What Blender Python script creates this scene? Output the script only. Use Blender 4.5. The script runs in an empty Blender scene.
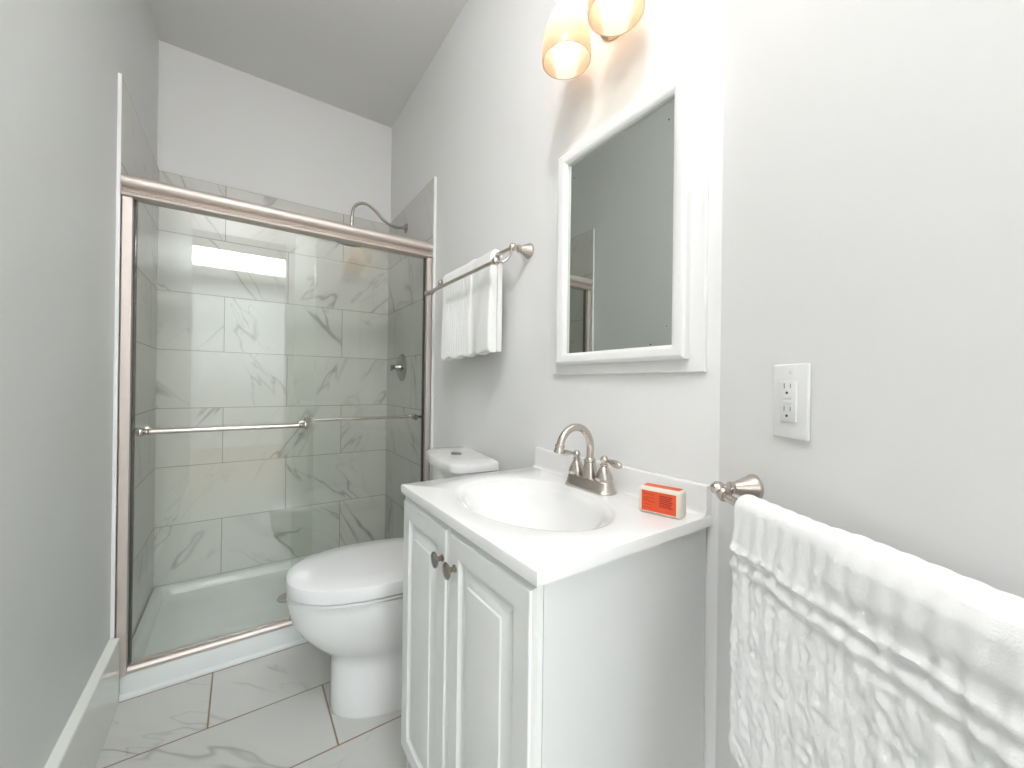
import bpy, bmesh, math, random
from mathutils import Vector, Matrix, noise
random.seed(4)
C = bpy.context.scene.collection
PI = math.pi

# ---------------------------------------------------------------- camera
cam_d = bpy.data.cameras.new('camera')
cam_d.sensor_width = 36.0
cam_d.lens = 395.73 / 1024 * 36.0
cam_d.clip_start = 0.02
cam = bpy.data.objects.new('camera', cam_d)
C.objects.link(cam)
YAW, PIT, ROL = 0.5998, 0.0011, 0.0128
fw = Vector((math.sin(YAW) * math.cos(PIT), math.cos(YAW) * math.cos(PIT), math.sin(PIT)))
rt = Vector((math.cos(YAW), -math.sin(YAW), 0))
up = rt.cross(fw)
r2 = rt * math.cos(ROL) + up * math.sin(ROL)
u2 = -rt * math.sin(ROL) + up * math.cos(ROL)
M = Matrix((r2, u2, -fw)).transposed().to_4x4()
M.translation = Vector((-0.8468, -1.9763, 1.1694))
cam.matrix_world = M
bpy.context.scene.camera = cam

# ---------------------------------------------------------------- world, light, exposure
W = bpy.data.worlds.new('world')
bpy.context.scene.world = W
W.use_nodes = True
W.node_tree.nodes['Background'].inputs[0].default_value = (0.8, 0.9, 1.0, 1)
W.node_tree.nodes['Background'].inputs[1].default_value = 0.05
vs = bpy.context.scene.view_settings
vs.view_transform = 'Standard'
vs.look = 'None'
vs.gamma = 1.0
vs.exposure = 2.42
vs.use_curve_mapping = False

def area(name, loc, rot, sx, sy, power, col):
    d = bpy.data.lights.new(name, 'AREA')
    d.shape = 'RECTANGLE'; d.size = sx; d.size_y = sy
    d.energy = power; d.color = col
    o = bpy.data.objects.new(name, d); C.objects.link(o)
    o.location = loc; o.rotation_euler = rot
    return o
SKYLIGHT = 8         # emission of the hall skylight
FILL_LAMP = 9.5         # emission of the added ceiling fill lamp's diffuser
BULB = 3             # emission of the vanity bulbs

# ---------------------------------------------------------------- materials
def mat(name, col, rough=0.5, metal=0.0, spec=0.5, coat=0.0, bump=None, sheen=0.0, var=0.0, vscale=6.0):
    m = bpy.data.materials.new(name); m.use_nodes = True
    nt = m.node_tree; b = nt.nodes['Principled BSDF']
    b.inputs['Base Color'].default_value = (*col, 1)
    b.inputs['Roughness'].default_value = rough
    b.inputs['Metallic'].default_value = metal
    b.inputs['Specular IOR Level'].default_value = spec
    b.inputs['Coat Weight'].default_value = coat
    b.inputs['Coat Roughness'].default_value = 0.06
    b.inputs['Sheen Weight'].default_value = sheen
    tc = nt.nodes.new('ShaderNodeTexCoord')
    if var:
        n = nt.nodes.new('ShaderNodeTexNoise'); n.inputs['Scale'].default_value = vscale
        n.inputs['Detail'].default_value = 3
        nt.links.new(tc.outputs['Object'], n.inputs['Vector'])
        mx = nt.nodes.new('ShaderNodeMix'); mx.data_type = 'RGBA'
        mx.inputs['A'].default_value = (*[c * (1 - var) for c in col], 1)
        mx.inputs['B'].default_value = (*[min(1, c * (1 + var)) for c in col], 1)
        nt.links.new(n.outputs['Fac'], mx.inputs['Factor'])
        nt.links.new(mx.outputs['Result'], b.inputs['Base Color'])
    if bump:
        sc, st, dist = bump
        n2 = nt.nodes.new('ShaderNodeTexNoise'); n2.inputs['Scale'].default_value = sc
        n2.inputs['Detail'].default_value = 3
        nt.links.new(tc.outputs['Object'], n2.inputs['Vector'])
        bp = nt.nodes.new('ShaderNodeBump'); bp.inputs['Strength'].default_value = st
        bp.inputs['Distance'].default_value = dist
        nt.links.new(n2.outputs['Fac'], bp.inputs['Height'])
        nt.links.new(bp.outputs['Normal'], b.inputs['Normal'])
    return m

def emit(name, col, strength):
    m = bpy.data.materials.new(name); m.use_nodes = True
    nt = m.node_tree; nt.nodes.clear()
    e = nt.nodes.new('ShaderNodeEmission'); e.inputs[0].default_value = (*col, 1); e.inputs[1].default_value = strength
    o = nt.nodes.new('ShaderNodeOutputMaterial'); nt.links.new(e.outputs[0], o.inputs[0])
    return m

def glass_mat(name, tint, rough=0.0):
    m = bpy.data.materials.new(name); m.use_nodes = True
    nt = m.node_tree; nt.nodes.clear(); L = nt.links.new
    t = nt.nodes.new('ShaderNodeBsdfTransparent'); t.inputs[0].default_value = (*tint, 1)
    g = nt.nodes.new('ShaderNodeBsdfGlossy'); g.inputs['Roughness'].default_value = rough
    g.inputs['Color'].default_value = (1, 1, 1, 1)
    geo = nt.nodes.new('ShaderNodeNewGeometry')
    mr = nt.nodes.new('ShaderNodeMapRange')
    mr.inputs['To Min'].default_value = 1.52; mr.inputs['To Max'].default_value = 1 / 1.52
    L(geo.outputs['Backfacing'], mr.inputs['Value'])
    f = nt.nodes.new('ShaderNodeFresnel'); L(mr.outputs['Result'], f.inputs['IOR'])
    mx = nt.nodes.new('ShaderNodeMixShader'); L(f.outputs[0], mx.inputs[0]); L(t.outputs[0], mx.inputs[1]); L(g.outputs[0], mx.inputs[2])
    o = nt.nodes.new('ShaderNodeOutputMaterial'); L(mx.outputs[0], o.inputs[0])
    return m

def tile_mat(name, ua, va, u0, v0, w, h, shift, grout=(0.36, 0.31, 0.26), base=(0.67, 0.66, 0.615), rough=0.30, gw=0.0035, rot=0.7, vein=0.8, seed=0.0, vscale=1.0):
    m = bpy.data.materials.new(name); m.use_nodes = True
    nt = m.node_tree; L = nt.links.new; N = nt.nodes.new
    b = nt.nodes['Principled BSDF']
    def mth(op, a, bb=None, c=None):
        n = N('ShaderNodeMath'); n.operation = op
        for i, x in enumerate((a, bb, c)):
            if x is None: continue
            if isinstance(x, (int, float)): n.inputs[i].default_value = x
            else: L(x, n.inputs[i])
        return n.outputs[0]
    geo = N('ShaderNodeNewGeometry'); sep = N('ShaderNodeSeparateXYZ'); L(geo.outputs['Position'], sep.inputs[0])
    U = sep.outputs[ua]; V = sep.outputs[va]
    vv = mth('DIVIDE', mth('SUBTRACT', V, v0), h); row = mth('FLOOR', vv); fv = mth('FRACT', vv)
    uu = mth('DIVIDE', mth('SUBTRACT', mth('SUBTRACT', U, u0), mth('MULTIPLY', row, shift)), w)
    colm = mth('FLOOR', uu); fu = mth('FRACT', uu)
    du = mth('MULTIPLY', mth('MINIMUM', fu, mth('SUBTRACT', 1.0, fu)), w)
    dv = mth('MULTIPLY', mth('MINIMUM', fv, mth('SUBTRACT', 1.0, fv)), h)
    d = mth('MINIMUM', du, dv)
    gm = N('ShaderNodeMapRange'); gm.inputs['From Min'].default_value = gw * 0.35; gm.inputs['From Max'].default_value = gw * 0.65
    gm.inputs['To Min'].default_value = 1; gm.inputs['To Max'].default_value = 0; L(d, gm.inputs['Value'])
    cb = N('ShaderNodeCombineXYZ'); L(colm, cb.inputs[0]); L(row, cb.inputs[1]); cb.inputs[2].default_value = seed
    wn = N('ShaderNodeTexWhiteNoise'); wn.noise_dimensions = '3D'; L(cb.outputs[0], wn.inputs['Vector'])
    # tile-local coordinates plus a random jump per tile
    pc = N('ShaderNodeCombineXYZ'); L(U, pc.inputs[0]); L(V, pc.inputs[1])
    off = N('ShaderNodeVectorMath'); off.operation = 'MULTIPLY_ADD'
    L(wn.outputs['Color'], off.inputs[0]); off.inputs[1].default_value = (17, 17, 17); L(pc.outputs[0], off.inputs[2])
    # veins run diagonally; their lean changes from tile to tile
    sw = N('ShaderNodeSeparateColor'); L(wn.outputs['Color'], sw.inputs[0])
    lean = mth('MULTIPLY', mth('SUBTRACT', mth('MULTIPLY', mth('GREATER_THAN', sw.outputs[1], 0.34), 2.1), 1.05), rot)
    lean = mth('ADD', lean, mth('MULTIPLY', mth('SUBTRACT', sw.outputs[2], 0.5), 0.5))
    vr = N('ShaderNodeVectorRotate'); vr.rotation_type = 'Z_AXIS'; L(off.outputs[0], vr.inputs['Vector']); L(lean, vr.inputs['Angle'])
    mp = N('ShaderNodeMapping'); mp.inputs['Scale'].default_value = (2.2 * vscale, 0.50 * vscale, 1)
    L(vr.outputs[0], mp.inputs['Vector'])
    def vein_layer(scale, detail, dist, width, s2, lo, hi, z):
        nz = N('ShaderNodeTexNoise'); nz.inputs['Scale'].default_value = scale; nz.inputs['Detail'].default_value = detail
        nz.inputs['Distortion'].default_value = dist; nz.inputs['Roughness'].default_value = 0.55
        ad = N('ShaderNodeVectorMath'); ad.operation = 'ADD'; ad.inputs[1].default_value = (z, z * 2, z); L(mp.outputs[0], ad.inputs[0])
        L(ad.outputs[0], nz.inputs['Vector'])
        r = mth('ABSOLUTE', mth('SUBTRACT', nz.outputs['Fac'], 0.5))
        q = N('ShaderNodeMapRange'); q.inputs['From Min'].default_value = 0; q.inputs['From Max'].default_value = width
        q.inputs['To Min'].default_value = 1; q.inputs['To Max'].default_value = 0; L(r, q.inputs['Value'])
        n2 = N('ShaderNodeTexNoise'); n2.inputs['Scale'].default_value = s2; n2.inputs['Detail'].default_value = 2; L(ad.outputs[0], n2.inputs['Vector'])
        q2 = N('ShaderNodeMapRange'); q2.inputs['From Min'].default_value = lo; q2.inputs['From Max'].default_value = hi; L(n2.outputs['Fac'], q2.inputs['Value'])
        return mth('MULTIPLY', q.outputs['Result'], q2.outputs['Result'])
    v1 = vein_layer(1.35, 4, 0.35, 0.012, 2.0, 0.42, 0.60, 0.0)
    v2 = vein_layer(2.6, 3, 0.3, 0.008, 2.4, 0.50, 0.66, 5.3)
    v3 = vein_layer(1.35, 4, 0.35, 0.07, 2.0, 0.50, 0.78, 0.0)
    tot = mth('MINIMUM', mth('ADD', mth('ADD', mth('MULTIPLY', v1, 0.8), mth('MULTIPLY', v2, 0.5)), mth('MULTIPLY', v3, 0.35)), 1.0)
    tot = mth('MULTIPLY', tot, vein)
    tint = N('ShaderNodeMix'); tint.data_type = 'RGBA'
    tint.inputs['A'].default_value = (*base, 1); tint.inputs['B'].default_value = (*[c * 1.06 for c in base], 1)
    L(wn.outputs['Value'], tint.inputs['Factor'])
    m1 = N('ShaderNodeMix'); m1.data_type = 'RGBA'; L(tint.outputs['Result'], m1.inputs['A'])
    m1.inputs['B'].default_value = (0.27, 0.26, 0.235, 1); L(tot, m1.inputs['Factor'])
    m2 = N('ShaderNodeMix'); m2.data_type = 'RGBA'; L(m1.outputs['Result'], m2.inputs['A']); m2.inputs['B'].default_value = (*grout, 1)
    L(gm.outputs['Result'], m2.inputs['Factor']); L(m2.outputs['Result'], b.inputs['Base Color'])
    rr = N('ShaderNodeMapRange'); rr.inputs['To Min'].default_value = rough; rr.inputs['To Max'].default_value = 0.8
    L(gm.outputs['Result'], rr.inputs['Value']); L(rr.outputs['Result'], b.inputs['Roughness'])
    bp = N('ShaderNodeBump'); bp.invert = True; bp.inputs['Distance'].default_value = 0.001; bp.inputs['Strength'].default_value = 0.6
    L(gm.outputs['Result'], bp.inputs['Height']); L(bp.outputs['Normal'], b.inputs['Normal'])
    return m

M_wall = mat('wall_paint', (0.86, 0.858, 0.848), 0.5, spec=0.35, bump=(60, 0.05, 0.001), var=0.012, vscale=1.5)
M_wall_dim = mat('wall_paint_satin_dimmed', (0.735, 0.755, 0.74), 0.42, spec=0.4, bump=(60, 0.04, 0.001), var=0.012, vscale=1.5)  # wall paint darkened: the left wall's weaker light is put into the colour
M_ceil = mat('ceiling_paint', (0.86, 0.86, 0.84), 0.7, bump=(50, 0.04, 0.001), var=0.012, vscale=1.5)
M_trim = mat('white_trim', (0.83, 0.84, 0.83), 0.35, var=0.01)
M_base = mat('baseboard_tile', (0.82, 0.84, 0.79), 0.18, var=0.02, vscale=3)
M_floor = tile_mat('floor_marble_tile', 0, 1, -1.2805, 0.0, 0.61, 0.308, -0.3525, rot=-0.75, seed=5.0, rough=0.25, base=(0.56, 0.56, 0.53), grout=(0.29, 0.21, 0.16), gw=0.006)
M_tback = tile_mat('shower_tile_back', 0, 2, -0.93, 0.083, 0.622, 0.312, 0.311, seed=1.0, rot=0.65)
M_tleft = tile_mat('shower_tile_left', 1, 2, 0.62, 0.083, 0.622, 0.312, 0.311, seed=2.0, rot=-0.6, base=(0.62, 0.615, 0.58))
M_tright = tile_mat('shower_tile_right', 1, 2, 0.62, 0.083, 0.622, 0.312, 0.311, seed=7.0, rot=0.6, base=(0.62, 0.615, 0.58))
M_nickel = mat('brushed_nickel', (0.58, 0.53, 0.485), 0.27, 1.0, var=0.04, vscale=40)
M_nickel_d = mat('satin_nickel_frame', (0.69, 0.625, 0.585), 0.58, 1.0, var=0.03, vscale=30)
M_knob = mat('dark_nickel', (0.38, 0.34, 0.30), 0.22, 1.0, var=0.04, vscale=40)
M_steel = mat('grey_steel', (0.42, 0.41, 0.38), 0.25, 1.0, var=0.04, vscale=40)
M_rubber = mat('dark_seal', (0.05, 0.05, 0.04), 0.5, var=0.1)
M_porc = mat('white_porcelain', (0.84, 0.84, 0.83), 0.10, coat=0.5, var=0.005)
M_seat = mat('white_seat_plastic', (0.80, 0.80, 0.80), 0.22, coat=0.2, var=0.005)
M_acryl = mat('white_acrylic_pan', (0.70, 0.73, 0.71), 0.22, var=0.01)
M_marb = mat('cultured_marble_white', (0.88, 0.875, 0.865), 0.09, coat=0.4, var=0.006)
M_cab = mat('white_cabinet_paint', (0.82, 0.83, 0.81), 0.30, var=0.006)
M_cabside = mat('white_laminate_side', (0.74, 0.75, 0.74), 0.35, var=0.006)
M_frame = mat('white_mirror_frame', (0.87, 0.87, 0.865), 0.28, var=0.006)
M_plast = mat('white_plastic', (0.86, 0.86, 0.85), 0.25, var=0.005)
M_dark = mat('dark_slot', (0.04, 0.04, 0.04), 0.6, var=0.1)
M_grey = mat('grey_print', (0.35, 0.35, 0.35), 0.6, var=0.1)
M_towel = mat('white_terry', (0.95, 0.95, 0.945), 0.95, spec=0.1, sheen=0.3, bump=(420, 0.35, 0.002))
M_towel2 = mat('white_waffle_cotton', (0.94, 0.94, 0.92), 0.95, spec=0.1, sheen=0.3, bump=(500, 0.4, 0.002))
M_orange = mat('orange_label', (0.83, 0.10, 0.025), 0.4, var=0.05, vscale=60)
M_print = mat('dark_red_print', (0.40, 0.025, 0.02), 0.5, var=0.05)
M_soapw = mat('cream_wrapper', (0.84, 0.78, 0.66), 0.35, var=0.04, vscale=60)
M_mirror = mat('mirror_silver', (0.70, 0.735, 0.70), 0.015, 1.0)
M_spot = mat('mirror_spot', (0.12, 0.12, 0.11), 0.5, var=0.2)
M_glass = glass_mat('clear_door_glass', (0.962, 0.975, 0.958))
M_wood = mat('hall_floor_wood', (0.42, 0.33, 0.24), 0.4, var=0.15, vscale=2)
M_sky = emit('skylight_sky', (0.88, 0.95, 1.0), SKYLIGHT)
M_diff = emit('fill_lamp_diffuser', (0.985, 0.98, 1.0), FILL_LAMP)
M_bulb = emit('warm_bulb', (1.0, 0.88, 0.73), BULB)
def shade_mat():
    m = bpy.data.materials.new('frosted_shade_glass'); m.use_nodes = True
    nt = m.node_tree; nt.nodes.clear(); L = nt.links.new
    tl = nt.nodes.new('ShaderNodeBsdfTranslucent'); tl.inputs[0].default_value = (0.78, 0.64, 0.50, 1)
    df = nt.nodes.new('ShaderNodeBsdfDiffuse'); df.inputs[0].default_value = (0.80, 0.72, 0.62, 1)
    tr = nt.nodes.new('ShaderNodeBsdfTransparent'); tr.inputs[0].default_value = (1, 0.93, 0.82, 1)
    gl = nt.nodes.new('ShaderNodeBsdfGlossy'); gl.inputs['Roughness'].default_value = 0.15
    n = nt.nodes.new('ShaderNodeTexNoise'); n.inputs['Scale'].default_value = 9
    mr = nt.nodes.new('ShaderNodeMapRange'); mr.inputs['To Min'].default_value = 0.05; mr.inputs['To Max'].default_value = 0.10
    L(n.outputs['Fac'], mr.inputs['Value'])
    a = nt.nodes.new('ShaderNodeMixShader'); L(mr.outputs['Result'], a.inputs[0]); L(tl.outputs[0], a.inputs[1]); L(tr.outputs[0], a.inputs[2])
    b = nt.nodes.new('ShaderNodeMixShader'); b.inputs[0].default_value = 0.25; L(a.outputs[0], b.inputs[1]); L(df.outputs[0], b.inputs[2])
    c = nt.nodes.new('ShaderNodeMixShader'); c.inputs[0].default_value = 0.05; L(b.outputs[0], c.inputs[1]); L(gl.outputs[0], c.inputs[2])
    o = nt.nodes.new('ShaderNodeOutputMaterial'); L(c.outputs[0], o.inputs[0])
    return m
M_shade = shade_mat()

# ---------------------------------------------------------------- mesh helpers
def obj(name, bm, m, parent=None, smooth=None, loc=None):
    bmesh.ops.recalc_face_normals(bm, faces=bm.faces)
    me = bpy.data.meshes.new(name); bm.to_mesh(me); bm.free()
    me.materials.append(m)
    if smooth is not None:
        me.shade_smooth()
        me.set_sharp_from_angle(angle=math.radians(smooth))
    o = bpy.data.objects.new(name, me); C.objects.link(o)
    if parent is not None: o.parent = parent
    if loc is not None: o.location = loc
    return o

def thing(name, label, cat, loc=(0, 0, 0), rz=0.0, group=None):
    o = bpy.data.objects.new(name, None); C.objects.link(o)
    o.empty_display_size = 0.05
    o.location = loc; o.rotation_euler = (0, 0, rz)
    o['label'] = label; o['category'] = cat
    if group: o['group'] = group
    return o

def tag(o, label, cat, group=None):
    o['label'] = label; o['category'] = cat
    if group: o['group'] = group
    return o

def struct(name, bm, m, label=None, smooth=None):
    o = obj(name, bm, m, smooth=smooth); o['kind'] = 'structure'
    if label: o['label'] = label
    return o

def box(bm, x0, x1, y0, y1, z0, z1, bev=0.0, seg=2, M=None):
    vs_ = [bm.verts.new((x, y, z)) for x in (x0, x1) for y in (y0, y1) for z in (z0, z1)]
    f = [(0, 1, 3, 2), (4, 6, 7, 5), (0, 4, 5, 1), (2, 3, 7, 6), (0, 2, 6, 4), (1, 5, 7, 3)]
    fs = [bm.faces.new([vs_[i] for i in q]) for q in f]
    geom = vs_
    if bev:
        es = list({e for q in fs for e in q.edges})
        r = bmesh.ops.bevel(bm, geom=es, offset=bev, segments=seg, profile=0.5, affect='EDGES')
        geom = list({v for v in r['verts']} | {v for v in vs_ if v.is_valid})
    if M is not None:
        bmesh.ops.transform(bm, matrix=M, verts=[v for v in geom if v.is_valid])
    return geom

def frame_from(axis):
    a = Vector(axis).normalized()
    t = Vector((0, 0, 1)) if abs(a.z) < 0.9 else Vector((1, 0, 0))
    u = a.cross(t).normalized(); v = a.cross(u).normalized()
    return u, v, a

def lathe(bm, origin, axis, prof, n=32, sx=1.0, sy=1.0, up_=None, closed=True):
    """prof: list of (distance along axis, radius)"""
    u, v, a = frame_from(axis)
    if up_ is not None:
        v = (Vector(up_) - a * a.dot(Vector(up_))).normalized(); u = v.cross(a).normalized()
    o = Vector(origin); rings = []
    for t, r in prof:
        if r < 1e-6: rings.append([bm.verts.new(o + a * t)])
        else: rings.append([bm.verts.new(o + a * t + u * (r * sx * math.cos(2 * PI * k / n)) + v * (r * sy * math.sin(2 * PI * k / n))) for k in range(n)])
    for A, B in zip(rings, rings[1:]):
        if len(A) == 1 and len(B) == 1: continue
        for k in range(n):
            k2 = (k + 1) % n
            if len(A) == 1: bm.faces.new((A[0], B[k], B[k2]))
            elif len(B) == 1: bm.faces.new((A[k], B[0], A[k2]))
            else: bm.faces.new((A[k], B[k], B[k2], A[k2]))
    if closed:
        for R_ in (rings[0], rings[-1]):
            if len(R_) > 2: bm.faces.new(R_)

def tube(bm, pts, rad, n=16, caps=True):
    """swept tube; rad is a number or list"""
    pts = [Vector(p) for p in pts]
    if not isinstance(rad, (list, tuple)): rad = [rad] * len(pts)
    tang = []
    for i in range(len(pts)):
        a = pts[max(0, i - 1)]; b = pts[min(len(pts) - 1, i + 1)]
        tang.append((b - a).normalized())
    u, v, _ = frame_from(tang[0]); rings = []
    for i, p in enumerate(pts):
        if i:
            u = (u - tang[i] * u.dot(tang[i])).normalized()
        v = tang[i].cross(u).normalized()
        rings.append([bm.verts.new(p + (u * math.cos(2 * PI * k / n) + v * math.sin(2 * PI * k / n)) * rad[i]) for k in range(n)])
    for A, B in zip(rings, rings[1:]):
        for k in range(n):
            k2 = (k + 1) % n
            bm.faces.new((A[k], B[k], B[k2], A[k2]))
    if caps:
        bm.faces.new(rings[0]); bm.faces.new(rings[-1])

def spline(P, n=8):
    """Catmull-Rom through the points"""
    P = [Vector(p) for p in P]; Q = [P[0] * 2 - P[1]] + P + [P[-1] * 2 - P[-2]]; out = []
    for i in range(1, len(Q) - 2):
        for k in range(n):
            t = k / n
            a, b, c, d = Q[i - 1], Q[i], Q[i + 1], Q[i + 2]
            out.append(0.5 * ((2 * b) + (c - a) * t + (2 * a - 5 * b + 4 * c - d) * t * t + (3 * b - a - 3 * c + d) * t ** 3))
    out.append(P[-1]); return out

def ball(bm, c, r, n=20, m=12, s=(1, 1, 1)):
    rings = []
    for i in range(m + 1):
        th = PI * i / m
        if i in (0, m): rings.append([bm.verts.new((c[0], c[1], c[2] + r * s[2] * math.cos(th)))])
        else: rings.append([bm.verts.new((c[0] + r * s[0] * math.sin(th) * math.cos(2 * PI * k / n), c[1] + r * s[1] * math.sin(th) * math.sin(2 * PI * k / n), c[2] + r * s[2] * math.cos(th))) for k in range(n)])
    for A, B in zip(rings, rings[1:]):
        for k in range(n):
            k2 = (k + 1) % n
            if len(A) == 1: bm.faces.new((A[0], B[k], B[k2]))
            elif len(B) == 1: bm.faces.new((A[k], B[0], A[k2]))
            else: bm.faces.new((A[k], B[k], B[k2], A[k2]))

def loft(bm, rings, caps=True):
    R_ = [[bm.verts.new(p) for p in r] for r in rings]
    n = len(R_[0])
    for A, B in zip(R_, R_[1:]):
        for k in range(n):
            k2 = (k + 1) % n
            bm.faces.new((A[k], B[k], B[k2], A[k2]))
    if caps:
        bm.faces.new(R_[0]); bm.faces.new(R_[-1])
    return R_

# ---------------------------------------------------------------- the room
XL = -1.224          # painted left wall
YB = 0.79            # painted back wall
H = 2.949
YE = -2.42           # end of the bathroom (cased opening behind the camera)
YK = -1.528          # where the right wall turns
ANG = math.radians(29)
DR = Vector((-math.sin(ANG), -math.cos(ANG), 0))      # along the angled wall, towards the camera
NR = Vector((-math.cos(ANG), math.sin(ANG), 0))       # out of the angled wall into the room
SE = (YK - YE) / math.cos(ANG)
XE = DR.x * SE

bm = bmesh.new(); box(bm, XL - 0.1, 0.1, YE - 0.05, YB + 0.1, -0.1, 0.0)
struct('floor', bm, M_floor, 'white marble look floor tiles with brown grout')
bm = bmesh.new(); box(bm, XL - 0.1, 0.1, YE - 0.05, YB + 0.1, H, H + 0.1)
struct('ceiling', bm, M_ceil, 'plain pale grey ceiling')
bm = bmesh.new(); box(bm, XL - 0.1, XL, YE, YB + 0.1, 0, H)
struct('wall_left', bm, M_wall_dim, 'painted wall on the left, its weaker light put into a greyer colour')
bm = bmesh.new(); box(bm, XL, 0.0, YB, YB + 0.1, 0, H)
struct('wall_back', bm, M_wall, 'white painted wall above the shower tile')
bm = bmesh.new(); box(bm, 0.0, 0.1, YK, YB + 0.1, 0, H)
struct('wall_right', bm, M_wall, 'white wall carrying the mirror and vanity')
bm = bmesh.new()
p = [Vector((0, YK, 0)), Vector((XE, YE, 0)), Vector((XE + 0.13, YE, 0)), Vector((0.1, YK, 0))]
loft(bm, [[v + Vector((0, 0, z)) for v in p] for z in (0, H)])
struct('wall_entry', bm, M_wall, 'white angled wall carrying the outlet and near towel bar')

# cased opening and hall behind the camera
bm = bmesh.new(); box(bm, -2.8, XL - 0.0, YE - 0.12, YE, 0, H); struct('wall_hall_left', bm, M_wall)
bm = bmesh.new(); box(bm, XE, 1.4, YE - 0.12, YE, 0, H); struct('wall_hall_right', bm, M_wall)
bm = bmesh.new(); box(bm, XL, XE, YE - 0.12, YE, 2.50, H); struct('wall_hall_header', bm, M_wall)
bm = bmesh.new(); box(bm, -2.9, -2.8, -6.5, YE, 0, H); struct('wall_hall_west', bm, M_wall)
bm = bmesh.new(); box(bm, 1.4, 1.5, -6.5, YE, 0, H); struct('wall_hall_east', bm, M_wall)
bm = bmesh.new(); box(bm, -2.9, 1.5, -6.6, -6.5, 0, H); struct('wall_hall_south', bm, M_wall)
bm = bmesh.new(); box(bm, -2.9, 1.5, -6.6, YE - 0.05, -0.1, -0.001); struct('floor_hall', bm, M_wood)
# hall ceiling with a skylight opening
sx0, sx1, sy0, sy1 = -1.60, -0.14, -5.75, -4.65
bm = bmesh.new()
box(bm, -2.9, sx0, -6.6, YE - 0.05, H, H + 0.1); box(bm, sx1, 1.5, -6.6, YE - 0.05, H, H + 0.1)
box(bm, sx0, sx1, -6.6, sy0, H, H + 0.1); box(bm, sx0, sx1, sy1, YE - 0.05, H, H + 0.1)
struct('ceiling_hall', bm, M_ceil)
bm = bmesh.new(); box(bm, sx0, sx1, sy0, sy1, H + 0.04, H + 0.06)
struct('window_1', bm, M_sky, 'bright skylight in the hall ceiling')
# cased door in the hall's far wall
bm = bmesh.new()
box(bm, -1.53, -1.45, -6.5, -6.47, 0, 2.72, .004); box(bm, -0.62, -0.54, -6.5, -6.47, 0, 2.72, .004); box(bm, -1.53, -0.54, -6.5, -6.465, 2.64, 2.76, .004)
struct('trim_3', bm, M_trim, smooth=30)

# tiled shower surround
TZ0, TZ1 = 0.0, 2.267
bm = bmesh.new(); box(bm, XL + 0.009, -0.012, 0.784, YB, TZ0, TZ1)
struct('wall_tile_back', bm, M_tback, 'marble look tiles on the back wall of the shower')
bm = bmesh.new(); box(bm, XL, XL + 0.009, 0.004, YB, TZ0, TZ1)
struct('wall_tile_left', bm, M_tleft, 'marble look tiles on the left wall of the shower')
bm = bmesh.new(); box(bm, -0.012, 0.0, 0.004, YB, TZ0, TZ1)
struct('wall_tile_right', bm, M_tright, 'marble look tiles on the right wall of the shower')
bm = bmesh.new(); box(bm, XL, XL + 0.0105, -0.004, 0.004, 0.0, TZ1 + 0.002, .0012)
struct('trim_1', bm, M_trim, 'white edge strip of the left shower tile')
bm = bmesh.new(); box(bm, -0.014, 0.0, -0.004, 0.004, 0.0, TZ1 + 0.002, .0012)
struct('trim_2', bm, M_trim, 'white edge strip of the right shower tile')
bm = bmesh.new()
ring = [(XL, 0), (XL + 0.026, 0), (XL + 0.026, 0.236), (XL + 0.024, 0.240), (XL, 0.243)]
loft(bm, [[Vector((x, y, z)) for x, z in ring] for y in (YE, -0.008)])
struct('baseboard_left', bm, M_base, 'pale tile baseboard along the left wall')

# fill lamp added on the bathroom ceiling, out of view, to brighten the room
t = thing('fill_lamp', 'round fill lamp added out of view on the bathroom ceiling', 'fill lamp', (-0.95, -1.90, H))
bm = bmesh.new(); lathe(bm, (0, 0, 0), (0, 0, -1), [(0, 0.20), (0.03, 0.20), (0.03, 0.17)], 40, closed=False); obj('fill_lamp_rim', bm, M_nickel, t, 40)
bm = bmesh.new(); lathe(bm, (0, 0, 0), (0, 0, -1), [(0.01, 0.17), (0.03, 0.175), (0.08, 0.165), (0.12, 0.14), (0.15, 0.09), (0.16, 0.04), (0.162, 0)], 40, closed=False); obj('diffuser', bm, M_diff, t, 60)

# ---------------------------------------------------------------- shower pan
t = thing('shower_pan', 'white acrylic shower pan with raised rim and front curb', 'shower pan', (0, 0, 0))
bm = bmesh.new()
px0, px1, py0, py1 = XL + 0.0115, -0.014, 0.018, 0.782
def rr(x0, x1, y0, y1, z, r, n=6):
    out = []
    for cx, cy, a0 in ((x1 - r, y0 + r, -PI / 2), (x1 - r, y1 - r, 0), (x0 + r, y1 - r, PI / 2), (x0 + r, y0 + r, PI)):
        for k in range(n + 1):
            a = a0 + PI / 2 * k / n
            out.append(Vector((cx + r * math.cos(a), cy + r * math.sin(a), z)))
    return out
loft(bm, [rr(px0, px1, py0, py1, 0.0, .002), rr(px0, px1, py0, py1, .078, .002), rr(px0 + .003, px1 - .003, py0 + .004, py1 - .003, .085, .003),
          rr(px0 + .026, px1 - .026, py0 + .085, py1 - .026, .085, .02), rr(px0 + .034, px1 - .034, py0 + .093, py1 - .034, .078, .03),
          rr(px0 + .050, px1 - .050, py0 + .105, py1 - .05, .045, .05), rr(px0 + .075, px1 - .075, py0 + .125, py1 - .075, .036, .05),
          rr(-.66, -.60, .38, .44, .028, .028)])
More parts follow.
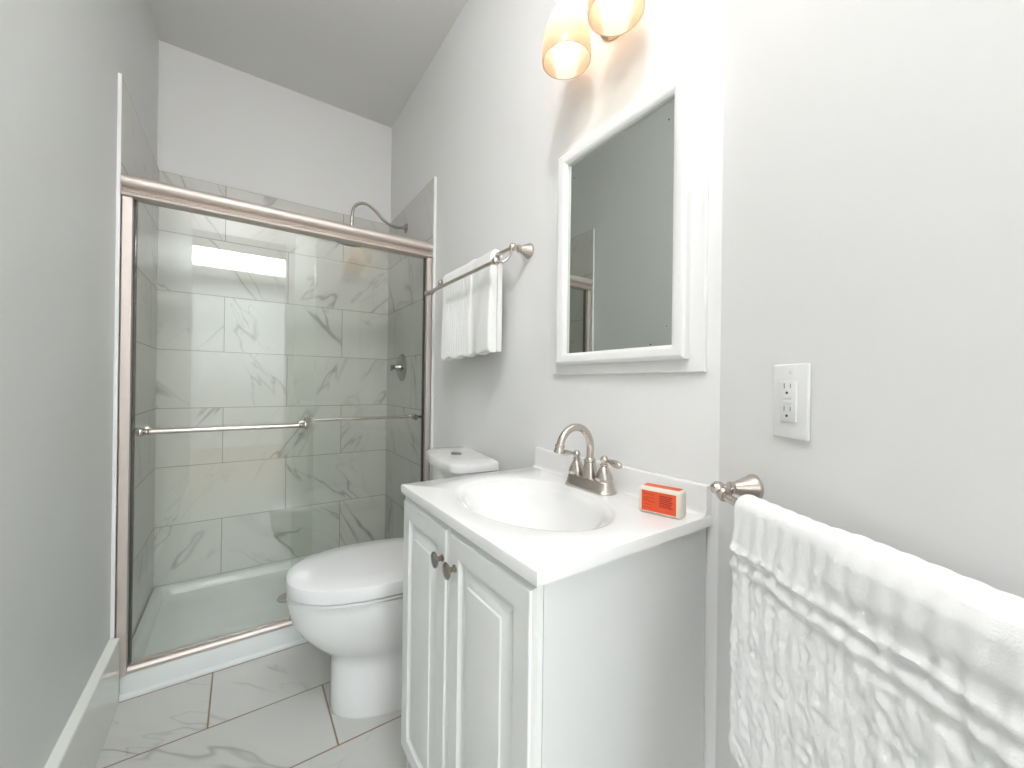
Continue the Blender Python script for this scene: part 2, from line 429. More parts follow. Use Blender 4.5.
# small lip where the curb meets the floor
loft(bm, [[Vector((x, y, z)) for y, z in ((py0 - .012, .0), (py0 - .012, .008), (py0 - .006, .014), (py0 + .003, .016), (py0 + .003, 0))] for x in (px0, px1)])
obj('pan', bm, M_acryl, t, 35)
bm = bmesh.new(); lathe(bm, (-.63, .41, .028), (0, 0, 1), [(0, .052), (.004, .052), (.007, .044), (.007, .012), (.004, .008), (.004, 0)], 32)
obj('drain', bm, M_steel, t, 35)

# ---------------------------------------------------------------- sliding shower door
FY0, FY1 = 0.022, 0.068
t = thing('shower_door', 'sliding glass shower door in a satin nickel frame', 'shower door', (0, 0, 0))
bm = bmesh.new()
prof = [(FY1, 1.842), (FY1, 1.915)]
for k in range(0, 9):
    a = PI / 2 + PI * k / 8 * 0.95
    prof.append((0.022 + 0.030 * math.cos(a), 1.893 + 0.026 * math.sin(a)))
prof += [(-.003, 1.866), (.003, 1.863), (-.002, 1.860), (.002, 1.857), (-.002, 1.853), (.002, 1.850), (-.002, 1.846), (.000, 1.840), (.012, 1.838)]
loft(bm, [[Vector((x, y, z)) for y, z in prof] for x in (XL + .0115, -.015)])
obj('header_rail', bm, M_nickel_d, t, 30)
for s, (xa, xb) in enumerate(((XL + .0115, XL + .041), (-.040, -.0145))):
    bm = bmesh.new(); box(bm, xa, xb, FY0 - .012, FY1, .0855, 1.838, .003)
    if s == 0: box(bm, xa, xb, FY0 - .015, FY0 - .012, .0855, 0.16, .001)
    obj('side_jamb', bm, M_nickel_d, t, 15)
    bm = bmesh.new()
    if s == 0: box(bm, xb, xb + .008, .034, .050, .11, 1.838)
    else: box(bm, xa - .008, xa, .034, .050, .11, 1.838)
    obj('door_seal', bm, M_rubber, t)
bm = bmesh.new(); loft(bm, [[Vector((x, y, z)) for y, z in ((FY0 - .006, .0855), (FY0 - .008, .098), (FY0 - .002, .107), (FY0 + .004, .109), (.036, .109), (.038, .097), (.050, .097), (.052, .107), (FY1, .107), (FY1, .0855))] for x in (XL + .042, -.041)])
obj('bottom_track', bm, M_nickel_d, t, 8)
def glass_panel(x0, x1, y0):
    bm = bmesh.new(); box(bm, x0, x1, y0, y0 + .006, .113, 1.836)
    return obj('glass_panel', bm, M_glass, t)
def door_bar(parent, x0, x1, yb, yg, z=0.987, r=.0075):
    """rail between two brackets; yb rail depth, yg glass face it is bolted to"""
    s = 1 if yg > yb else -1
    g = [bmesh.new()]
    tube(g[0], [(x0 + .012, yb, z), (x1 - .012, yb, z)], r, 18); obj('grab_rail', g[0], M_nickel, parent, 50)
    for xx, e in ((x0 + .016, -1), (x1 - .016, 1)):
        b = bmesh.new()
        lathe(b, (xx - e * .022, yb, z), (e, 0, 0), [(0, .0085), (.004, .0095), (.007, .0135), (.010, .0095), (.013, .0095), (.016, .0135), (.020, .0105), (.024, .0145), (.030, .0165), (.038, .014), (.043, .007), (.044, 0)], 24)
        lathe(b, (xx, yb, z), (0, s, 0), [(0, .009), (abs(yg - yb) - .006, .0085), (abs(yg - yb) - .005, .016), (abs(yg - yb), .016)], 24)
        obj('rail_bracket', b, M_nickel, parent, 40)
gp = glass_panel(-1.177, -0.572, .026)
door_bar(gp, -1.157, -0.603, -.022, .026, z=.978, r=.0098)
b = bmesh.new(); lathe(b, (-1.168, .022, .98), (0, 1, 0), [(0, .009), (.004, .009)], 16); obj('bumper', b, M_rubber, gp, 40)
gp = glass_panel(-0.655, -0.049, .044)
door_bar(gp, -0.600, -0.062, .098, .050, z=.989, r=.0082)
b = bmesh.new(); lathe(b, (-.054, .050, .99), (0, 1, 0), [(0, .008), (.004, .008)], 16); obj('bumper', b, M_rubber, gp, 40)
bm = bmesh.new(); box(bm, -.660, -.630, FY0 - .004, .024, .109, .140, .003); box(bm, -.655, -.635, FY0 + .012, .022, .1, .15, .002)
obj('bottom_guide', bm, M_steel, t, 30)

# ---------------------------------------------------------------- shower head and valve
XR = -0.0125
t = thing('rain_shower', 'grey metal rain shower head on a curved arm at right shower wall', 'shower head', (XR, .43, 2.13))
bm = bmesh.new(); lathe(bm, (0, 0, 0), (-1, 0, 0), [(0, .030), (.003, .030), (.006, .022), (.012, .014), (.02, .011)], 28); obj('flange', bm, M_steel, t, 40)
arm = spline([(-.01, 0, 0), (-.07, 0, -.008), (-.13, 0, .012), (-.19, 0, .062), (-.235, 0, .086), (-.275, 0, .082), (-.305, 0, .055), (-.318, 0, .01), (-.320, 0, -.075)], 7)
bm = bmesh.new(); tube(bm, arm, .0085, 16); obj('arm', bm, M_steel, t, 60)
bm = bmesh.new(); lathe(bm, (-.320, 0, -.07), (0, 0, -1), [(0, .013), (.015, .016), (.03, .013), (.04, .03), (.055, .075), (.068, .098), (.078, .100), (.081, .094), (.079, 0)], 40); obj('rain_head', bm, M_steel, t, 40)

t = thing('shower_valve', 'round grey metal shower valve plate with lever handle', 'shower valve', (XR, .472, 1.268))
bm = bmesh.new(); lathe(bm, (0, 0, 0), (-1, 0, 0), [(0, .085), (.004, .085), (.010, .076), (.013, .03), (.013, 0)], 40); obj('valve_plate', bm, M_steel, t, 40)
bm = bmesh.new(); lathe(bm, (-.012, 0, 0), (-1, 0, 0), [(0, .024), (.012, .022), (.03, .014), (.045, .013), (.055, .017), (.062, .012), (.064, 0)], 24)
tube(bm, spline([(-.045, 0, 0), (-.05, .03, -.01), (-.055, .06, -.018)], 5), [.008] * 5 + [.007] * 5 + [.006], 12)
obj('lever_handle', bm, M_steel, t, 40)

# ---------------------------------------------------------------- toilet
t = thing('toilet', 'white elongated toilet between the shower and the vanity cabinet', 'toilet', (-0.014, -0.514, 0), math.radians(180 - 8.2))
def egg(u0, u1, hw, z, n=44, p=2.3, back=3.4):
    """outline in local u (forward) / v; blunt at the back, round at the front"""
    out = []; um = u0 + (u1 - u0) * 0.42
    for k in range(n):
        a = 2 * PI * k / n
        c, s = math.cos(a), math.sin(a)
        e = p if c > 0 else back
        uu = math.copysign(abs(c) ** (2 / e), c); vv = math.copysign(abs(s) ** (2 / e), s)
        out.append(Vector((um + uu * ((u1 - um) if c > 0 else (um - u0)), vv * hw, z)))
    return out
bm = bmesh.new()
loft(bm, [egg(.10, .560, .126, 0.0), egg(.10, .564, .130, .012), egg(.10, .562, .127, .10), egg(.095, .562, .124, .17), egg(.085, .566, .129, .203),
          egg(.075, .590, .142, .228), egg(.06, .628, .156, .262), egg(.05, .664, .170, .305), egg(.04, .686, .179, .345), egg(.035, .699, .185, .392), egg(.03, .704, .188, .418), egg(.03, .703, .187, .432), egg(.04, .695, .180, .436)])
obj('bowl', bm, M_porc, t, 50)
bm = bmesh.new()
loft(bm, [egg(.215, .695, .187, .4362), egg(.212, .701, .193, .440), egg(.212, .701, .193, .448), egg(.215, .695, .187, .451)]); obj('seat', bm, M_seat, t, 40)
bm = bmesh.new()
loft(bm, [egg(.205, .698, .192, .4515), egg(.20, .706, .199, .456), egg(.20, .708, .200, .488), egg(.203, .704, .197, .497), egg(.21, .692, .188, .502), egg(.27, .60, .12, .506), egg(.38, .46, .03, .507)])
obj('lid', bm, M_seat, t, 40)
for s in (-1, 1):
    bm = bmesh.new()
    loft(bm, [[Vector((.207 + r * math.cos(a), s * .075 + y, .462 + r * math.sin(a))) for a in [2 * PI * k / 16 for k in range(16)]] for y, r in ((-.020, .009), (-.018, .011), (.018, .011), (.020, .009))])
    obj('hinge', bm, M_seat, t, 40)
def tankring(d, w, z, bow=.022, r=.055, n=8):
    out = []
    pts = []
    # back left, back right (v), then rounded, bowed front
    out.append(Vector((0, -w, z))); out.append(Vector((0, -w * .5, z))); out.append(Vector((0, w * .5, z))); out.append(Vector((0, w, z)))
    for k in range(n + 1):
        a = PI / 2 - PI / 2 * k / n
        out.append(Vector((d - bow - r + r * math.cos(a), w - r + r * math.sin(a), z)))
    for k in range(1, 6):
        q = 1 - 2 * k / 6
        out.append(Vector((d - bow * (q * q), (w - r) * q, z)))
    for k in range(n + 1):
        a = -PI / 2 * k / n
        out.append(Vector((d - bow - r + r * math.cos(a), -(w - r) + r * math.sin(a), z)))
    return out
bm = bmesh.new()
loft(bm, [tankring(.15, .13, .40), tankring(.172, .162, .46), tankring(.182, .178, .56), tankring(.188, .193, .70), tankring(.190, .196, .840)])
obj('tank', bm, M_porc, t, 40)
bm = bmesh.new()
loft(bm, [tankring(.193, .198, .840), tankring(.203, .208, .845), tankring(.204, .209, .866), tankring(.200, .205, .874), tankring(.190, .195, .878, .02), tankring(.15, .13, .880, .015)])
tl = obj('tank_lid', bm, M_porc, t, 40)
bm = bmesh.new(); lathe(bm, (.098, .0, .879), (0, 0, 1), [(0, .030), (.004, .030), (.006, .026), (.006, 0)], 32, sx=1.0, sy=.72)
obj('flush_button', bm, M_steel, tl, 40)

# ---------------------------------------------------------------- vanity cabinet
VY0, VY1 = -1.5148, -0.9091
t = thing('vanity_cabinet', 'white two-door vanity cabinet with raised panel doors', 'cabinet', (-.23, -1.212, 0))
ox, oy = -.23, -1.212
bm = bmesh.new()
ring = [(-.003 - ox, 0), (-.003 - ox, .867), (-.458 - ox, .867), (-.458 - ox, .095), (-.405 - ox, .095), (-.405 - ox, 0)]
for ya, yb in ((-1.503, -1.487), (-.929, -.913)):
    loft(bm, [[Vector((x, y, z)) for x, z in ring] for y in (ya - oy, yb - oy)])
box(bm, -.015 - ox, -.003 - ox, -1.4875 - oy, -.9285 - oy, .0, .867)
box(bm, -.458 - ox, -.0145 - ox, -1.4875 - oy, -.9285 - oy, .095, .111)
box(bm, -.405 - ox, -.390 - ox, -1.4875 - oy, -.9285 - oy, .0, .0955)
box(bm, -.458 - ox, -.442 - ox, -1.4875 - oy, -.9285 - oy, .83, .867)
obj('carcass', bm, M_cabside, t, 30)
def door(y0, y1, z0, z1):
    """raised panel door, local to the cabinet; front faces -X"""
    bm = bmesh.new()
    X0 = -.4585 - ox
    prof = [(0, 0), (0, .010), (.003, .0125), (.008, .0150), (.0095, .0185), (.011, .0195), (.050, .0195), (.052, .0160), (.056, .0125), (.061, .0115), (.065, .0112), (.085, .0175), (.088, .0182), (.091, .0205), (.094, .0210)]
    rings = []
    for ins, hh in prof:
        rings.append([Vector((X0 - hh, y, z)) for y, z in ((y0 + ins, z0 + ins), (y1 - ins, z0 + ins), (y1 - ins, z1 - ins), (y0 + ins, z1 - ins))])
    loft(bm, rings)
    return obj('door', bm, M_cab, t, 20)
def knob(parent, y, z):
    bm = bmesh.new()
    lathe(bm, (-.478 - ox, y - oy, z), (-1, 0, 0), [(0, .008), (.002, .008), (.004, .0055), (.013, .0055), (.016, .009), (.0175, .0165), (.0195, .0175), (.0215, .0160), (.0230, .010), (.0236, 0)], 28)
    obj('knob', bm, M_knob, parent, 50)
dz0, dz1 = .178, .861
d1 = door(-1.1985 - oy, -.9145 - oy, dz0, dz1); knob(d1, -1.176, .787)
d2 = door(-1.5015 - oy, -1.2025 - oy, dz0, dz1); knob(d2, -1.237, .787)

# ---------------------------------------------------------------- vanity top with moulded basin
t = thing('sink_countertop', 'glossy white vanity top with oval basin and backsplash', 'countertop', (0, 0, 0))
TX0, TX1 = -.4816, -.0005
cz = .892
bcx, bcy, ba, bb = -.262, -1.205, .158, .222     # basin centre, half depth (x), half width (y)
bm = bmesh.new()
n = 96
def rect_pt(a):
    """point on the counter outline in direction a from the basin centre"""
    c, s = math.cos(a), math.sin(a); ts = []
    if c > 1e-9: ts.append((TX1 - bcx) / c)
    if c < -1e-9: ts.append((TX0 + .004 - bcx) / c)
    if s > 1e-9: ts.append((VY1 - .003 - bcy) / s)
    if s < -1e-9: ts.append((VY0 + .003 - bcy) / s)
    tt = min(ts); return bcx + c * tt, bcy + s * tt
angs = sorted([2 * PI * k / n for k in range(n)] + [math.atan2(y - bcy, x - bcx) % (2 * PI) for x in (TX0 + .004, TX1) for y in (VY0 + .003, VY1 - .003)])
def er(sc, z, dx=0.0): return [Vector((bcx + dx + ba * sc * math.cos(a), bcy + bb * sc * math.sin(a), z)) for a in
                      [math.atan2(math.sin(q) / bb * 1, math.cos(q) / ba * 1) if False else q for q in angs]]
def era(sc, z, dx=0.0):
    out = []
    for q in angs:
        c, s = math.cos(q), math.sin(q)
        r = 1 / math.sqrt((c / ba) ** 2 + (s / bb) ** 2)
        out.append(Vector((bcx + dx + c * r * sc, bcy + s * r * sc, z)))
    return out
R0 = [Vector((*rect_pt(a), cz)) for a in angs]
def grow(R_, d, z):
    out = []
    for v in R_:
        x = v.x; y = v.y
        if abs(x - (TX0 + .004)) < 1e-6: x -= d
        if abs(y - (VY0 + .003)) < 1e-6: y -= d * .75
        if abs(y - (VY1 - .003)) < 1e-6: y += d * .75
        out.append(Vector((x, y, z)))
    return out
low = .869
rings = [era(1.0, cz - .0055), era(1.02, cz - .0030), era(1.045, cz - .0010), era(1.075, cz), R0, grow(R0, .0028, cz - .0012), grow(R0, .004, cz - .004), grow(R0, .004, low), grow(R0, -.02, low), era(1.09, low), era(1.02, low)]
# closed underside: join back to the basin edge
RR = [[bm.verts.new(p) for p in r] for r in rings]
N_ = len(angs)
for A, B in zip(RR, RR[1:] + [RR[0]]):
    for k in range(N_): bm.faces.new((A[k], B[k], B[(k + 1) % N_], A[(k + 1) % N_]))
obj('counter_slab', bm, M_marb, t, 35)
bm = bmesh.new()
rr_ = [era(1.0, cz - .0055), era(.975, cz - .0075), era(.945, cz - .0095), era(.915, cz - .0135), era(.88, cz - .021), era(.83, cz - .036, .002), era(.76, cz - .058, .005), era(.65, cz - .084, .01), era(.48, cz - .106, .016), era(.30, cz - .121, .022), era(.13, cz - .125, .026)]
rr2 = [era(.13, cz - .133, .026), era(.50, cz - .121, .016), era(.68, cz - .105, .01), era(.80, cz - .080, .005), era(.89, cz - .05, .002), era(.94, cz - .03), era(.98, cz - .02), era(1.0, cz - .015)]
RR = [[bm.verts.new(p) for p in r] for r in rr_ + rr2]
for A, B in zip(RR, RR[1:] + [RR[0]]):
    for k in range(N_): bm.faces.new((A[k], B[k], B[(k + 1) % N_], A[(k + 1) % N_]))
bs = obj('basin', bm, M_marb, t, 60)
bm = bmesh.new(); lathe(bm, (bcx + .026, bcy, cz - .130), (0, 0, 1), [(0, .026), (.006, .026), (.009, .022), (.007, .019), (.007, .016), (.012, .015), (.014, 0)], 32)
obj('drain', bm, M_nickel, bs, 40)
bm = bmesh.new()
pr = [(-.0008, cz - .0005), (-.0008, .957), (-.014, .957), (-.0185, .955), (-.020, .950), (-.0205, .905), (-.024, .897), (-.032, cz - .0005)]
loft(bm, [[Vector((x, y, z)) for x, z in pr] for y in (VY0 + .002, VY1 - .002)])
obj('backsplash', bm, M_marb, t, 30)

# ---------------------------------------------------------------- faucet
FX, FYc = -.068, -1.215
t = thing('faucet', 'brushed nickel two-handle gooseneck faucet behind the basin', 'faucet', (FX, FYc, cz + .0005))
bm = bmesh.new()
def stadium(hl, r, z, n=12):
    out = []
    for k in range(n + 1):
        a = PI * k / n; out.append(Vector((r * math.cos(a), hl + r * math.sin(a), z)))
    for k in range(n + 1):
        a = PI + PI * k / n; out.append(Vector((r * math.cos(a), -hl + r * math.sin(a), z)))
    return out
loft(bm, [stadium(.052, .031, 0), stadium(.052, .031, .003), stadium(.052, .028, .006), stadium(.051, .0255, .014), stadium(.050, .0245, .026), stadium(.050, .022, .030), stadium(.048, .018, .031)])
obj('base_plate', bm, M_nickel, t, 40)
bm = bmesh.new()
lathe(bm, (0, 0, .0305), (0, 0, 1), [(0, .021), (.006, .0205), (.030, .0165), (.040, .0145), (.042, .0165), (.046, .0165), (.049, .013), (.052, .011)], 28)
R1 = .054
pts = [(0, 0, .078), (0, 0, .09), (0, 0, .10)] + [(-R1 + R1 * math.cos(a), 0, .113 + R1 * math.sin(a)) for a in [PI * k / 16 * .93 for k in range(0, 16)]]
pts += [(-2 * R1 - .001, 0, .118)]
tube(bm, pts, .0098, 20)
e = Vector(pts[-1]); lathe(bm, e + Vector((.002, 0, .008)), (-.22, 0, -1), [(0, .0105), (.002, .0125), (.006, .0125), (.008, .011), (.020, .013), (.023, .013), (.023, .009)], 24)
obj('spout', bm, M_nickel, t, 40)
for s in (1, -1):
    bm = bmesh.new(); yy = s * .051
    lathe(bm, (0, yy, .0305), (0, 0, 1), [(0, .0215), (.003, .0225), (.010, .0220), (.022, .0175), (.034, .0110), (.037, .0085), (.039, .0105), (.043, .0105), (.045, .0075), (.048, .0085), (.053, .0105), (.059, .0095), (.064, .005), (.065, 0)], 28)
    hd = obj('handle', bm, M_nickel, t, 40)
    bm = bmesh.new()
    tube(bm, spline([(0, yy + s * .005, .084), (-.002, yy + s * .018, .084), (-.004, yy + s * .032, .083), (-.006, yy + s * .046, .081), (-.007, yy + s * .058, .079), (-.007, yy + s * .064, .078)], 4),
         [.0045, .0045, .0045, .0045, .005, .006, .0068, .0075, .0082, .0088, .0092, .0094, .0094, .0090, .0086, .0080, .0070, .006, .005, .0035, .001][:21], 16)
    obj('lever', bm, M_nickel, hd, 60)

# ---------------------------------------------------------------- soap
t = thing('soap_bar', 'orange labelled bar of soap in cream wrapper on vanity top', 'soap', (-.106, -1.456, cz + .0005), math.radians(-76))
# local +X runs along the long front face, local -Y is the front
bm = bmesh.new(); box(bm, -.046, .046, .0, .036, .0, .0580, .006, 3); obj('wrapper', bm, M_soapw, t, 50)
bm = bmesh.new(); box(bm, -.038, .036, -.0006, .0005, .006, .0495)
# orange top panel
lb = obj('front_label', bm, M_orange, t)
bm = bmesh.new(); box(bm, -.038, .040, .0065, .0295, .0575, .0586); obj('top_label', bm, M_orange, t)
bm = bmesh.new()
def stroke(x0, x1, z, amp, fr, w):
    N2 = 26; prev = None
    for k in range(N2 + 1):
        x = x0 + (x1 - x0) * k / N2; zz = z + amp * math.sin(fr * k) + amp * .4 * math.sin(fr * 2.3 * k + 1)
        cur = (Vector((x, -.0009, zz - w)), Vector((x, -.0009, zz + w)))
        if prev:
            a = [bm.verts.new(q) for q in (prev[0], cur[0], cur[1], prev[1])]; bm.faces.new(a)
        prev = cur
stroke(-.033, -.010, .0425, .0014, 1.3, .0007)
stroke(-.020, -.010, .0345, .0010, 1.6, .0005)
for i in range(3): stroke(-.034, -.021, .0350 - i * .0035, .0003, 2.1, .0005)
stroke(-.024, -.009, .0265, .0016, .9, .0006); stroke(-.032, -.014, .0200, .0005, 2.0, .0004)
stroke(-.034, -.012, .0135, .0002, 2.0, .0003)
for i in range(7): stroke(.001, .029 - (i % 3) * .002, .0425 - i * .0038, .0003, 2.4, .0010)
obj('print', bm, M_print, lb)

# ---------------------------------------------------------------- framed mirror
t = thing('framed_mirror', 'rectangular mirror in a stepped white frame above the vanity', 'mirror', (0, -1.244, 1.56))
def ring4(x, y0, y1, z0, z1): return [Vector((x, y0 + 1.244, z0 - 1.56)), Vector((x, y1 + 1.244, z0 - 1.56)), Vector((x, y1 + 1.244, z1 - 1.56)), Vector((x, y0 + 1.244, z1 - 1.56))]
gy0, gy1, gz0, gz1 = -1.428, -1.062, 1.266, 1.848
def fr(prof):
    """prof: (x, side margin, bottom/top margin) outward from the glass edge"""
    return [ring4(x, gy0 - a * .9, gy1 + a * .93, gz0 - b_, gz1 + b_) for x, a, b_ in prof]
bm = bmesh.new()
rs = fr([(-.0005, .079, .064), (-.010, .079, .064), (-.0125, .0765, .0615), (-.0125, .030, .030), (-.0005, .030, .030)])
RR = [[bm.verts.new(p) for p in r] for r in rs]
for A, B in zip(RR, RR[1:] + [RR[0]]):
    for k in range(4): bm.faces.new((A[k], B[k], B[(k + 1) % 4], A[(k + 1) % 4]))
obj('back_board', bm, M_frame, t, 25)
bm = bmesh.new()
rs = fr([(-.0127, .040, .034), (-.030, .040, .034), (-.034, .036, .030), (-.036, .030, .025), (-.034, .014, .012), (-.030, .004, .004), (-.026, .0, .0), (-.018, .0, .0), (-.0127, .010, .010)])
RR = [[bm.verts.new(p) for p in r] for r in rs]
for A, B in zip(RR, RR[1:] + [RR[0]]):
    for k in range(4): bm.faces.new((A[k], B[k], B[(k + 1) % 4], A[(k + 1) % 4]))
obj('frame', bm, M_frame, t, 25)
bm = bmesh.new(); loft(bm, [ring4(-.013, gy0 - .004, gy1 + .004, gz0 - .004, gz1 + .004), ring4(-.0175, gy0 - .004, gy1 + .004, gz0 - .004, gz1 + .004)])
mg = obj('mirror_glass', bm, M_mirror, t)
for y, z in ((-1.408, 1.802), (-1.085, 1.80), (-1.408, 1.312), (-1.085, 1.30), (-1.365, 1.272)):
    bm = bmesh.new(); lathe(bm, (-.0176, y + 1.244, z - 1.56), (-1, 0, 0), [(0, .0022), (.0006, .0018), (.0006, 0)], 12); obj('spot', bm, M_spot, mg)

# ---------------------------------------------------------------- vanity light
LX = -.115
t = thing('vanity_light', 'two-shade wall light with frosted glowing shades above the mirror', 'wall light', (0, -1.240, 2.200))
bm = bmesh.new(); lathe(bm, (-.0005, 0, 0), (-1, 0, 0), [(0, .070), (.006, .070), (.010, .064), (.018, .056), (.028, .040), (.034, .028), (.045, .020), (.055, .012), (.058, 0)], 40)
obj('back_plate', bm, M_nickel, t, 40)
for s in (1, -1):
    sy = s * .088
    bm = bmesh.new(); top = 2.222 - 2.200
    tube(bm, spline([(-.03, s * .005, .02), (-.05, s * .03, .07), (-.085, s * .065, .105), (-.108, sy - s * .004, .098), (LX, sy, top)], 7), .0065, 14)
    lathe(bm, (LX, sy, top + .022), (0, 0, -1), [(0, .010), (.004, .017), (.012, .020), (.024, .022), (.030, .025), (.034, .021)], 24)
    obj('arm', bm, M_nickel, t, 40)
    bm = bmesh.new()
    pr = [(.0, .018), (.006, .025), (.022, .036), (.045, .047), (.075, .0575), (.105, .0635), (.130, .0665), (.150, .0675), (.160, .0665)]
    inner = [(a, r - .0035) for a, r in reversed(pr)]
    lathe(bm, (LX, sy, top + .002), (0, 0, -1), pr + inner, 40, closed=False)
    sh = obj('lamp_shade', bm, M_shade, t, 60)
    bm = bmesh.new(); lathe(bm, (LX, sy, top + .004), (0, 0, -1), [(0, .012), (.03, .013), (.045, .018), (.065, .027), (.085, .031), (.100, .029), (.115, .019), (.121, .008), (.122, 0)], 24)
    obj('bulb', bm, M_bulb, sh, 60)

# ---------------------------------------------------------------- double towel bar by the shower
t = thing('double_towel_bar', 'double brushed nickel towel rail on the wall above the toilet', 'towel rail', (0, -.52, 1.648))
def post(bm, o, nrm, L, s=1.0):
    lathe(bm, o, nrm, [(0, .029 * s), (.004, .029 * s), (.008, .0265 * s), (L * .45, .0175 * s), (L - .020, .0115 * s), (L - .017, .0135 * s), (L - .013, .0135 * s), (L - .010, .0085 * s), (L - .004, .0075 * s), (L, .011 * s), (L + .006, .0145 * s), (L + .013, .0145 * s), (L + .020, .009 * s), (L + .022, 0)], 28)
for yy in (-.838 + .52, -.232 + .52):
    bm = bmesh.new(); post(bm, (-.0005, yy, 0), (-1, 0, 0), .062, .95)
    sg = 1 if yy < 0 else -1
    tube(bm, spline([(-.078, yy, -.002), (-.090, yy - sg * .012, -.030), (-.108, yy - sg * .012, -.056), (-.124, yy, -.062), (-.130, yy + sg * .022, -.056)], 6), .0042, 12)
    obj('post', bm, M_nickel, t, 40)
bm = bmesh.new(); tube(bm, [(-.070, -.838 + .52, .0), (-.070, -.232 + .52, .0)], .0075, 16); obj('back_rail', bm, M_nickel, t, 50)
bm = bmesh.new(); tube(bm, [(-.130, -.815 + .52, -.055), (-.130, -.215 + .52, -.055)], .0072, 16)
for yy, sg in ((-.815 + .52, -1), (-.215 + .52, 1)):
    lathe(bm, (-.130, yy - sg * .012, -.055), (0, sg, 0), [(0, .0085), (.002, .0105), (.005, .0105), (.007, .0085), (.012, .0125), (.019, .0145), (.026, .0125), (.031, .005), (.032, 0)], 20)
obj('front_rail', bm, M_nickel, t, 40)

def drape(y0, y1, bx, bz, th, rb, zf, zb, ny, fn, fx):
    """folded cloth over a rail running along local Y; front faces -X. fn(s,v,side)-> outward displacement; fx(s, depth)->z tweak"""
    bm = bmesh.new()
    step = (y1 - y0) / ny
    outer = []; nf = int((bz - zf) / .0045); nb = int((bz - zb) / .012); na = 14
    for k in range(nf + 1): outer.append(('f', bx - rb - th, zf + (bz - zf) * k / nf, -1, 0))
    for k in range(1, na):
        a = PI - PI * k / na; outer.append(('a', bx + (rb + th) * math.cos(a), bz + (rb + th) * math.sin(a), math.cos(a), math.sin(a)))
    for k in range(nb + 1): outer.append(('b', bx + rb + th, bz - (bz - zb) * k / nb, 1, 0))
    g = .0015
    inner = [('i', bx + g, zb, 0, 0), ('i', bx + g, bz - .06, 0, 0), ('i', bx + rb, bz - .006, 0, 0), ('i', bx + rb * .7, bz + rb * .7, 0, 0), ('i', bx, bz + rb, 0, 0), ('i', bx - rb * .7, bz + rb * .7, 0, 0), ('i', bx - rb, bz - .006, 0, 0), ('i', bx - g, bz - .06, 0, 0), ('i', bx - g, zf, 0, 0)]
    rings = []
    for j in range(ny + 1):
        y = y0 + step * j; ring = []
        for kind, x, z, nx, nz in outer:
            d = fn(y - y0, bz - z, kind)
            ed = min(y - y0, y1 - y); rd = max(0, 1 - ed / (th * .8)); d -= th * .45 * rd * rd
            if kind == 'f':
                q = max(0, 1 - (z - zf) / (th * .9)); d -= th * .4 * q * q
            zz = z + nz * d
            if kind in 'fi': zz += fx(y - y0, bz - z)
            ring.append(Vector((x + nx * d, y, zz)))
        for kind, x, z, nx, nz in inner:
            zz = z + (fx(y - y0, bz - z) if z < bz - .1 and x < bx else 0)
            ring.append(Vector((x, y, zz)))
        rings.append(ring)
    loft(bm, rings); return bm

# hand towel: fine vertical ribs at the left two thirds, a plain folded edge on the right
HY0, HY1 = -.735, -.300
def hfn(s, v, kind):
    if kind == 'i': return 0
    rib = (0.5 + 0.5 * math.sin(s * 2 * PI / .019)) ** 1.5
    right = s < .15
    d = (.0 if right else .0055 * rib)
    d += .006 * math.exp(-((s - .165) / .03) ** 2) + (.007 if s < .07 else 0.003 * math.exp(-((s - .10) / .02) ** 2))
    d += .0022 * noise.noise(Vector((s * 18, v * 9, 3.0)))
    if kind == 'f': d += .010 * min(1, v / .3) * (0.5 + 0.5 * math.sin(s * 21 + .6))
    return d * (.45 if kind == 'a' else 1)
bm = drape(HY0, HY1, -.070, 1.648, .010, .0095, 1.288, 1.292, 150, hfn, lambda s, v: (.004 * math.sin(s * 60) if v > .1 else 0) + (-.012 * (s / .4) if v > .3 else 0))
o = obj('hand_towel', bm, M_towel2, None, 60); tag(o, 'small white ribbed hand towel draped over the rail above the toilet', 'towel')

# ---------------------------------------------------------------- near towel bar and bath towel on the angled wall
K = Vector((0, YK, 0))
def wallM(s, z):
    """local frame on the angled wall: -X out of the wall, -Y towards the camera"""
    Mx = Matrix((-NR, -DR, Vector((0, 0, 1)))).transposed().to_4x4()
    Mx.translation = K + DR * s + Vector((0, 0, z)); return Mx
BZ = .968
t = thing('towel_bar', 'brushed nickel towel bar on the wall beside the vanity top', 'towel bar'); t.matrix_world = wallM(.108, BZ)
for yy in (0, -.61):
    bm = bmesh.new(); post(bm, (-.0005, yy, .014), (-1, 0, 0), .062, .86)
    lathe(bm, (-.067, yy - .010 * (1 if yy == 0 else -1), .006), (0, 1 if yy < 0 else -1, -.12 if yy == 0 else .12), [(-.012, .008), (-.006, .0125), (0, .0135), (.004, .0135), (.008, .010)], 20)
    obj('post', bm, M_nickel, t, 40)
bm = bmesh.new(); tube(bm, [(-.067, -.004, .004), (-.067, -.05, 0), (-.067, -.56, 0), (-.067, -.606, .004)], .0072, 18); obj('rail', bm, M_nickel, t, 50)

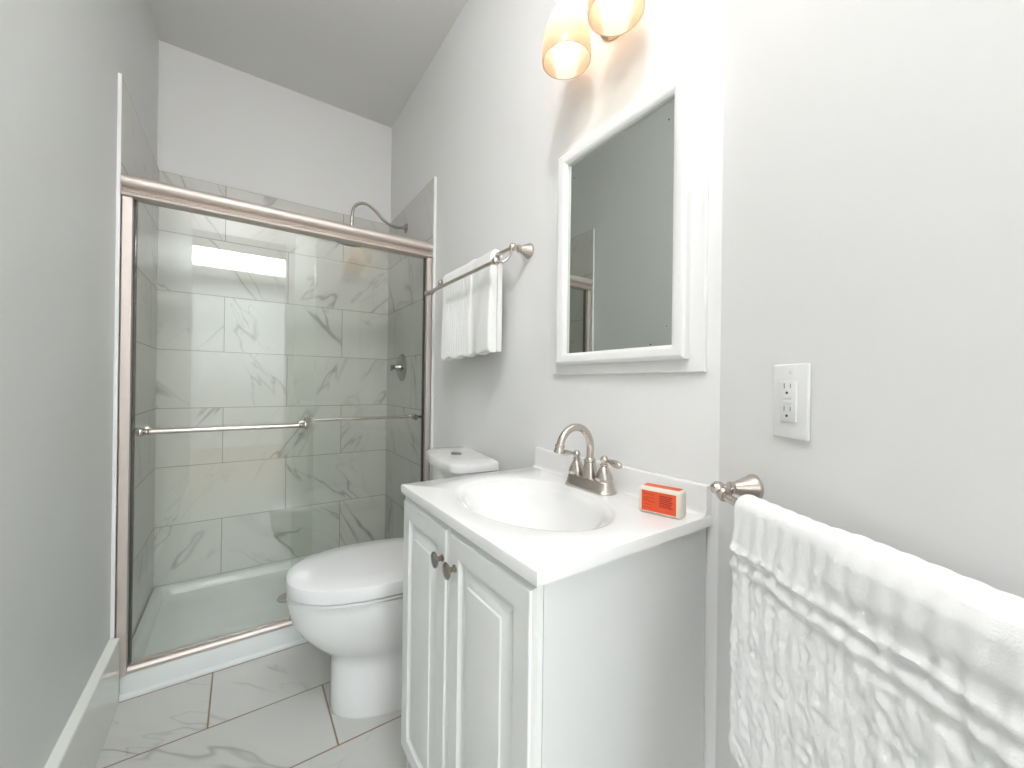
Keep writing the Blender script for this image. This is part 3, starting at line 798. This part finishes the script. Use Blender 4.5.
TS0, TS1 = .174, .672
def bfn(s, v, kind):
    # s measured from the far (camera-away) end is flipped: local y grows away from the camera
    sd = (TS1 - TS0) - s
    P_ = Vector((sd, v, 0))
    d = .0011 * math.sin(sd * 2 * PI / .027 + .8 * math.sin(v * 14))
    fade = min(1, max(0, (v - .02) / .05))
    d += fade * .0036 * noise.noise(Vector((sd * 30 + 3, v * 20, 1.3)))
    d += fade * .0034 * (1 - abs(noise.noise(Vector((sd * 80, v * 46, 7.1)))) * 2)
    d += fade * .0020 * noise.noise(Vector((sd * 110, v * 110, 2.1)))
    w = .0012 * math.sin(sd * 60) + .003 * noise.noise(Vector((sd * 9, 0, 4)))
    for vv, a in ((.066, .0042), (.092, .0038)):
        d += a * math.exp(-((v - vv - w) / .0045) ** 2) - a * .8 * math.exp(-((v - vv - .010 - w) / .005) ** 2)
    if sd > .15:
        vf = .038 + .02 * max(0, .3 - sd)
        d += .007 / (1 + math.exp((v - vf) / .0025)) * min(1, (sd - .15) / .05)
    d += .006 * max(0, min(1, v / .4)) * math.sin(sd * 9 + .5) * .6
    return d * (.55 if kind == 'a' else 1)
bm = drape(-TS1, -TS0, -.067, .0, .0125, .0105, .548 - BZ, .60 - BZ, 150, bfn, lambda s, v: (-.012 * min(1, max(0, ((TS1 - TS0) - s) / .05)) + .012) if v > .3 else 0)
o = obj('bath_towel', bm, M_towel, None, 70); o.matrix_world = wallM(0, BZ)
tag(o, 'large white terry bath towel hanging from the bar beside the vanity', 'towel')

# ---------------------------------------------------------------- outlet
t = thing('electrical_outlet', 'white wall outlet plate with two sockets and test buttons', 'outlet'); t.matrix_world = wallM(.196, 1.1475)
bm = bmesh.new(); box(bm, -.007, -.0005, -.0365, .0365, -.0615, .0615, .0028, 3); obj('cover_plate', bm, M_plast, t, 50)
bm = bmesh.new(); box(bm, -.0105, -.0068, -.0165, .0165, -.0335, .0335, .0012, 2); rc = obj('receptacle', bm, M_plast, t, 40)
for zz in (.0225, -.0155):
    for yy, hh in ((.0065, .0042), (-.0065, .0034)):
        bm = bmesh.new(); box(bm, -.0110, -.0104, yy - .0009, yy + .0009, zz - hh + .003, zz + hh + .003); obj('slot', bm, M_grey, rc)
    bm = bmesh.new(); lathe(bm, (-.0104, .001, zz - .0085), (-1, 0, 0), [(0, .0022), (.0006, .0022)], 14); obj('ground_hole', bm, M_dark, rc)
for zz in (.0062, -.0010):
    bm = bmesh.new(); box(bm, -.0117, -.0104, -.0085, .0085, zz - .0029, zz + .0029, .0006, 1); obj('button', bm, M_plast, rc, 40)
for zz in (.048, -.048):
    bm = bmesh.new(); lathe(bm, (-.0069, 0, zz), (-1, 0, 0), [(0, .0030), (.0008, .0028), (.001, 0)], 16); obj('screw', bm, M_plast, t, 40)
